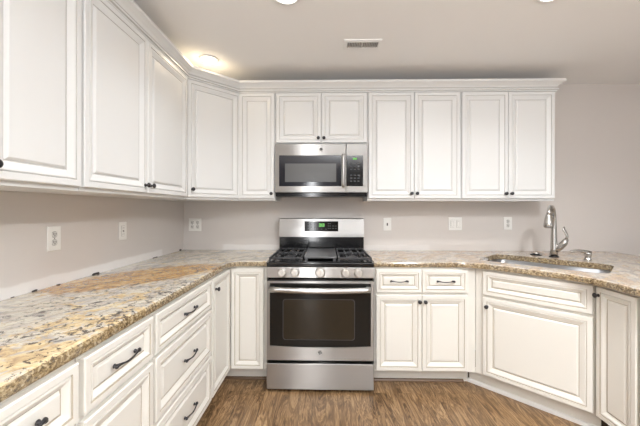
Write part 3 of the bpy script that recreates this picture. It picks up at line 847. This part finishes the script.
def decora(parent, x=0, kind='rocker'):
    mb = MB(); mb.box(x - .0175, x + .0175, -.0063, -.0057, -.0342, .0342, 1)
    mb.box(x - .0165, x + .0165, -.0085, -.006, -.0332, .0332, 0, .001)
    if kind == 'gfci':
        for z in (-.020, .020):
            for sx in (-.006, .006): mb.box(x + sx - .0012, x + sx + .0012, -.0088, -.0084, z - .004, z + .004, 2)
        mb.box(x - .007, x + .007, -.0092, -.0084, -.006, -.001, 1); mb.box(x - .007, x + .007, -.0092, -.0084, .001, .006, 1)
        mb.build('receptacle', [M['plate'], M['groove'], M['slot']], parent)
    else:
        mb.box(x - .012, x + .012, -.0092, -.0084, -.022, .022, 1)
        mb.box(x - .011, x + .011, -.0100, -.0090, -.021, .021, 0)
        mb.build('switch_rocker', [M['plate'], M['groove'], M['slot']], parent)
def toggle(parent, x=0):
    mb = MB(); mb.box(x - .006, x + .006, -.0066, -.0058, -.013, .013, 1)
    mb.rings([[(x - .004, -.0066, -.008), (x + .004, -.0066, -.008), (x + .004, -.0066, .004), (x - .004, -.0066, .004)], [(x - .0035, -.016, .004), (x + .0035, -.016, .004), (x + .0035, -.016, .010), (x - .0035, -.016, .010)]], [2], cap_m=2)
    mb.build('toggle', [M['plate'], M['groove'], M['slot']], parent)
eps = .0006
t = thing('wall_outlet', 'white duplex outlet on the left wall, nearer the camera', 'outlet', (XW + eps, -1.392, 1.143), PI / 2); p = plate(.074, .118, t); duplex(t)
t = thing('wall_outlet', 'white rectangular-insert outlet on the left wall, farther from the camera', 'outlet', (XW + eps, -.878, 1.145), PI / 2); plate(.074, .118, t); decora(t, 0, 'gfci')
t = thing('wall_outlet', 'double-width white outlet plate with four sockets in the left corner of the back wall', 'outlet', (-1.222, -eps, 1.144)); plate(.118, .118, t); duplex(t, -.025); duplex(t, .025)
t = thing('wall_switch', 'single white switch plate with a dark toggle just right of the range', 'light switch', (.565, -eps, 1.152)); plate(.074, .116, t); toggle(t)
t = thing('wall_switch', 'double-width white rocker switch plate midway along the back wall', 'light switch', (1.186, -eps, 1.158)); plate(.122, .118, t); decora(t, -.028); decora(t, .028)
t = thing('wall_outlet', 'single white duplex outlet on the back wall, left of the faucet', 'outlet', (1.664, -eps, 1.163)); plate(.074, .116, t); duplex(t)

# ------------------------------------------------------------------ ceiling: downlights and air register
def downlight(x, y, label, warm=False, power=CAN_POWER, r=.077):
    t = thing('ceiling_downlight', label, 'ceiling light', (x, y, ZC - .0006), 0, 'recessed ceiling lights')
    mb = MB(); mb.lathe([(r * .80, -.004), (r * .84, -.009), (r * 1.0, -.007), (r * 1.05, -.0005)], seg=36)
    mb.build('trim_ring', M['ceil_white'], t)
    MB().lathe([(r * .79, -.004), (r * .79, -.006)], seg=36).build('lens', M['lamp_warm' if warm else 'lamp'], t)
    area('downlight_beam', (x, y, ZC - .014), (0, 0, 0), r * 1.6, 0, power, (1.0, .80, .55) if warm else (0.97, .985, 1.0), 'DISK', PI if warm else 2.3)
downlight(-.896, -.525, 'warm recessed downlight above the corner wall cabinet', True, 2.2, .07)
downlight(-.215, -1.225, 'white recessed downlight at the top middle of the photo')
downlight(1.20, -1.222, 'white recessed downlight at the top right, mostly cut off by the frame')
for x, y in ((-.215, -2.8), (-.215, -4.4), (1.20, -4.4)):
    area('room_downlight_beam', (x, y, ZC - .014), (0, 0, 0), .13, 0, CAN_POWER * .5, (0.97, .985, 1.0), 'DISK', 2.3)

t = thing('ceiling_vent', 'white metal air register in the ceiling with two banks of dark louvers', 'vent', (.250, -.722, ZC - .0006))
W2, H2 = .128, .064
mb = MB(); O = [(-W2, -H2), (W2, -H2), (W2, H2), (-W2, H2)]; I = [(-.106, -.036), (.106, -.036), (.106, .036), (-.106, .036)]
mb.rings([[(x, y, 0) for x, y in O], [(x * .985, y * .97, -.006) for x, y in O], [(x, y, -.008) for x, y in I], [(x, y, -.001) for x, y in I]], [0, 0, 0], cap0=False, cap1=False)
mb.build('frame', M['ceil_white'], t)
MB().box(-.105, .105, -.0355, .0355, -.0016, -.0006).build('backing', M['vent_dark'], t)
mb = MB(); mb.box(-.004, .004, -.0358, .0358, -.008, -.0018)
for s_ in (-1, 1):
    for i in range(9):
        x = s_ * (.012 + i * .0115)
        mb.add([(x - .001, -.0355, -.002), (x + .001, -.0355, -.002), (x + .001 + .005, -.0355, -.0085), (x - .001 + .005, -.0355, -.0085), (x - .001, .0355, -.002), (x + .001, .0355, -.002), (x + .001 + .005, .0355, -.0085), (x - .001 + .005, .0355, -.0085)],
               [(0, 1, 2, 3), (7, 6, 5, 4), (0, 4, 5, 1), (1, 5, 6, 2), (2, 6, 7, 3), (3, 7, 4, 0)], 0)
mb.build('louvers', M['vane'], t)

# ------------------------------------------------------------------ dried adhesive left where the backsplash was torn off
def crumb(x, y, size, label, n=2, along=(0, 1)):
    mb = MB()
    for i in range(n):
        o_ = (i - (n - 1) / 2) * size * 1.5
        bm = bmesh.new(); bmesh.ops.create_icosphere(bm, subdivisions=2, radius=size)
        for v in bm.verts: v.co *= 1 + random.uniform(-.25, .25)
        bmesh.ops.scale(bm, vec=(.55 if along[1] else 1.4, 1.4 if along[1] else .55, .6), verts=bm.verts)
        bmesh.ops.translate(bm, vec=(along[0] * o_, along[1] * o_, size * .55 + (size * .15 if i % 2 else 0)), verts=bm.verts)
        mb.bm(bm, 0, True)
    tag(mb.build('adhesive_crumb', M['caulk'], None, (x, y, ZT)), label, 'adhesive crumb', 'dried adhesive crumbs along the wall')
crumb(XW + .010, -1.600, .004, 'flat dark adhesive crumb against the left wall, nearest the camera', 2)
crumb(XW + .010, -1.500, .007, 'dark adhesive crumb on the granite by the wall, left of the near outlet', 2)
crumb(XW + .009, -1.372, .004, 'thin dark adhesive smear at the wall just below the near outlet', 3)
crumb(XW + .012, -1.125, .010, 'largest black adhesive clump on the granite against the left wall, beside the rust streak', 3)
crumb(XW + .009, -.50, .005, 'long thin dark adhesive streak at the left wall toward the corner', 8)
crumb(XW + .014, -.09, .013, 'upright dark adhesive blob in the back left corner of the counter', 1)
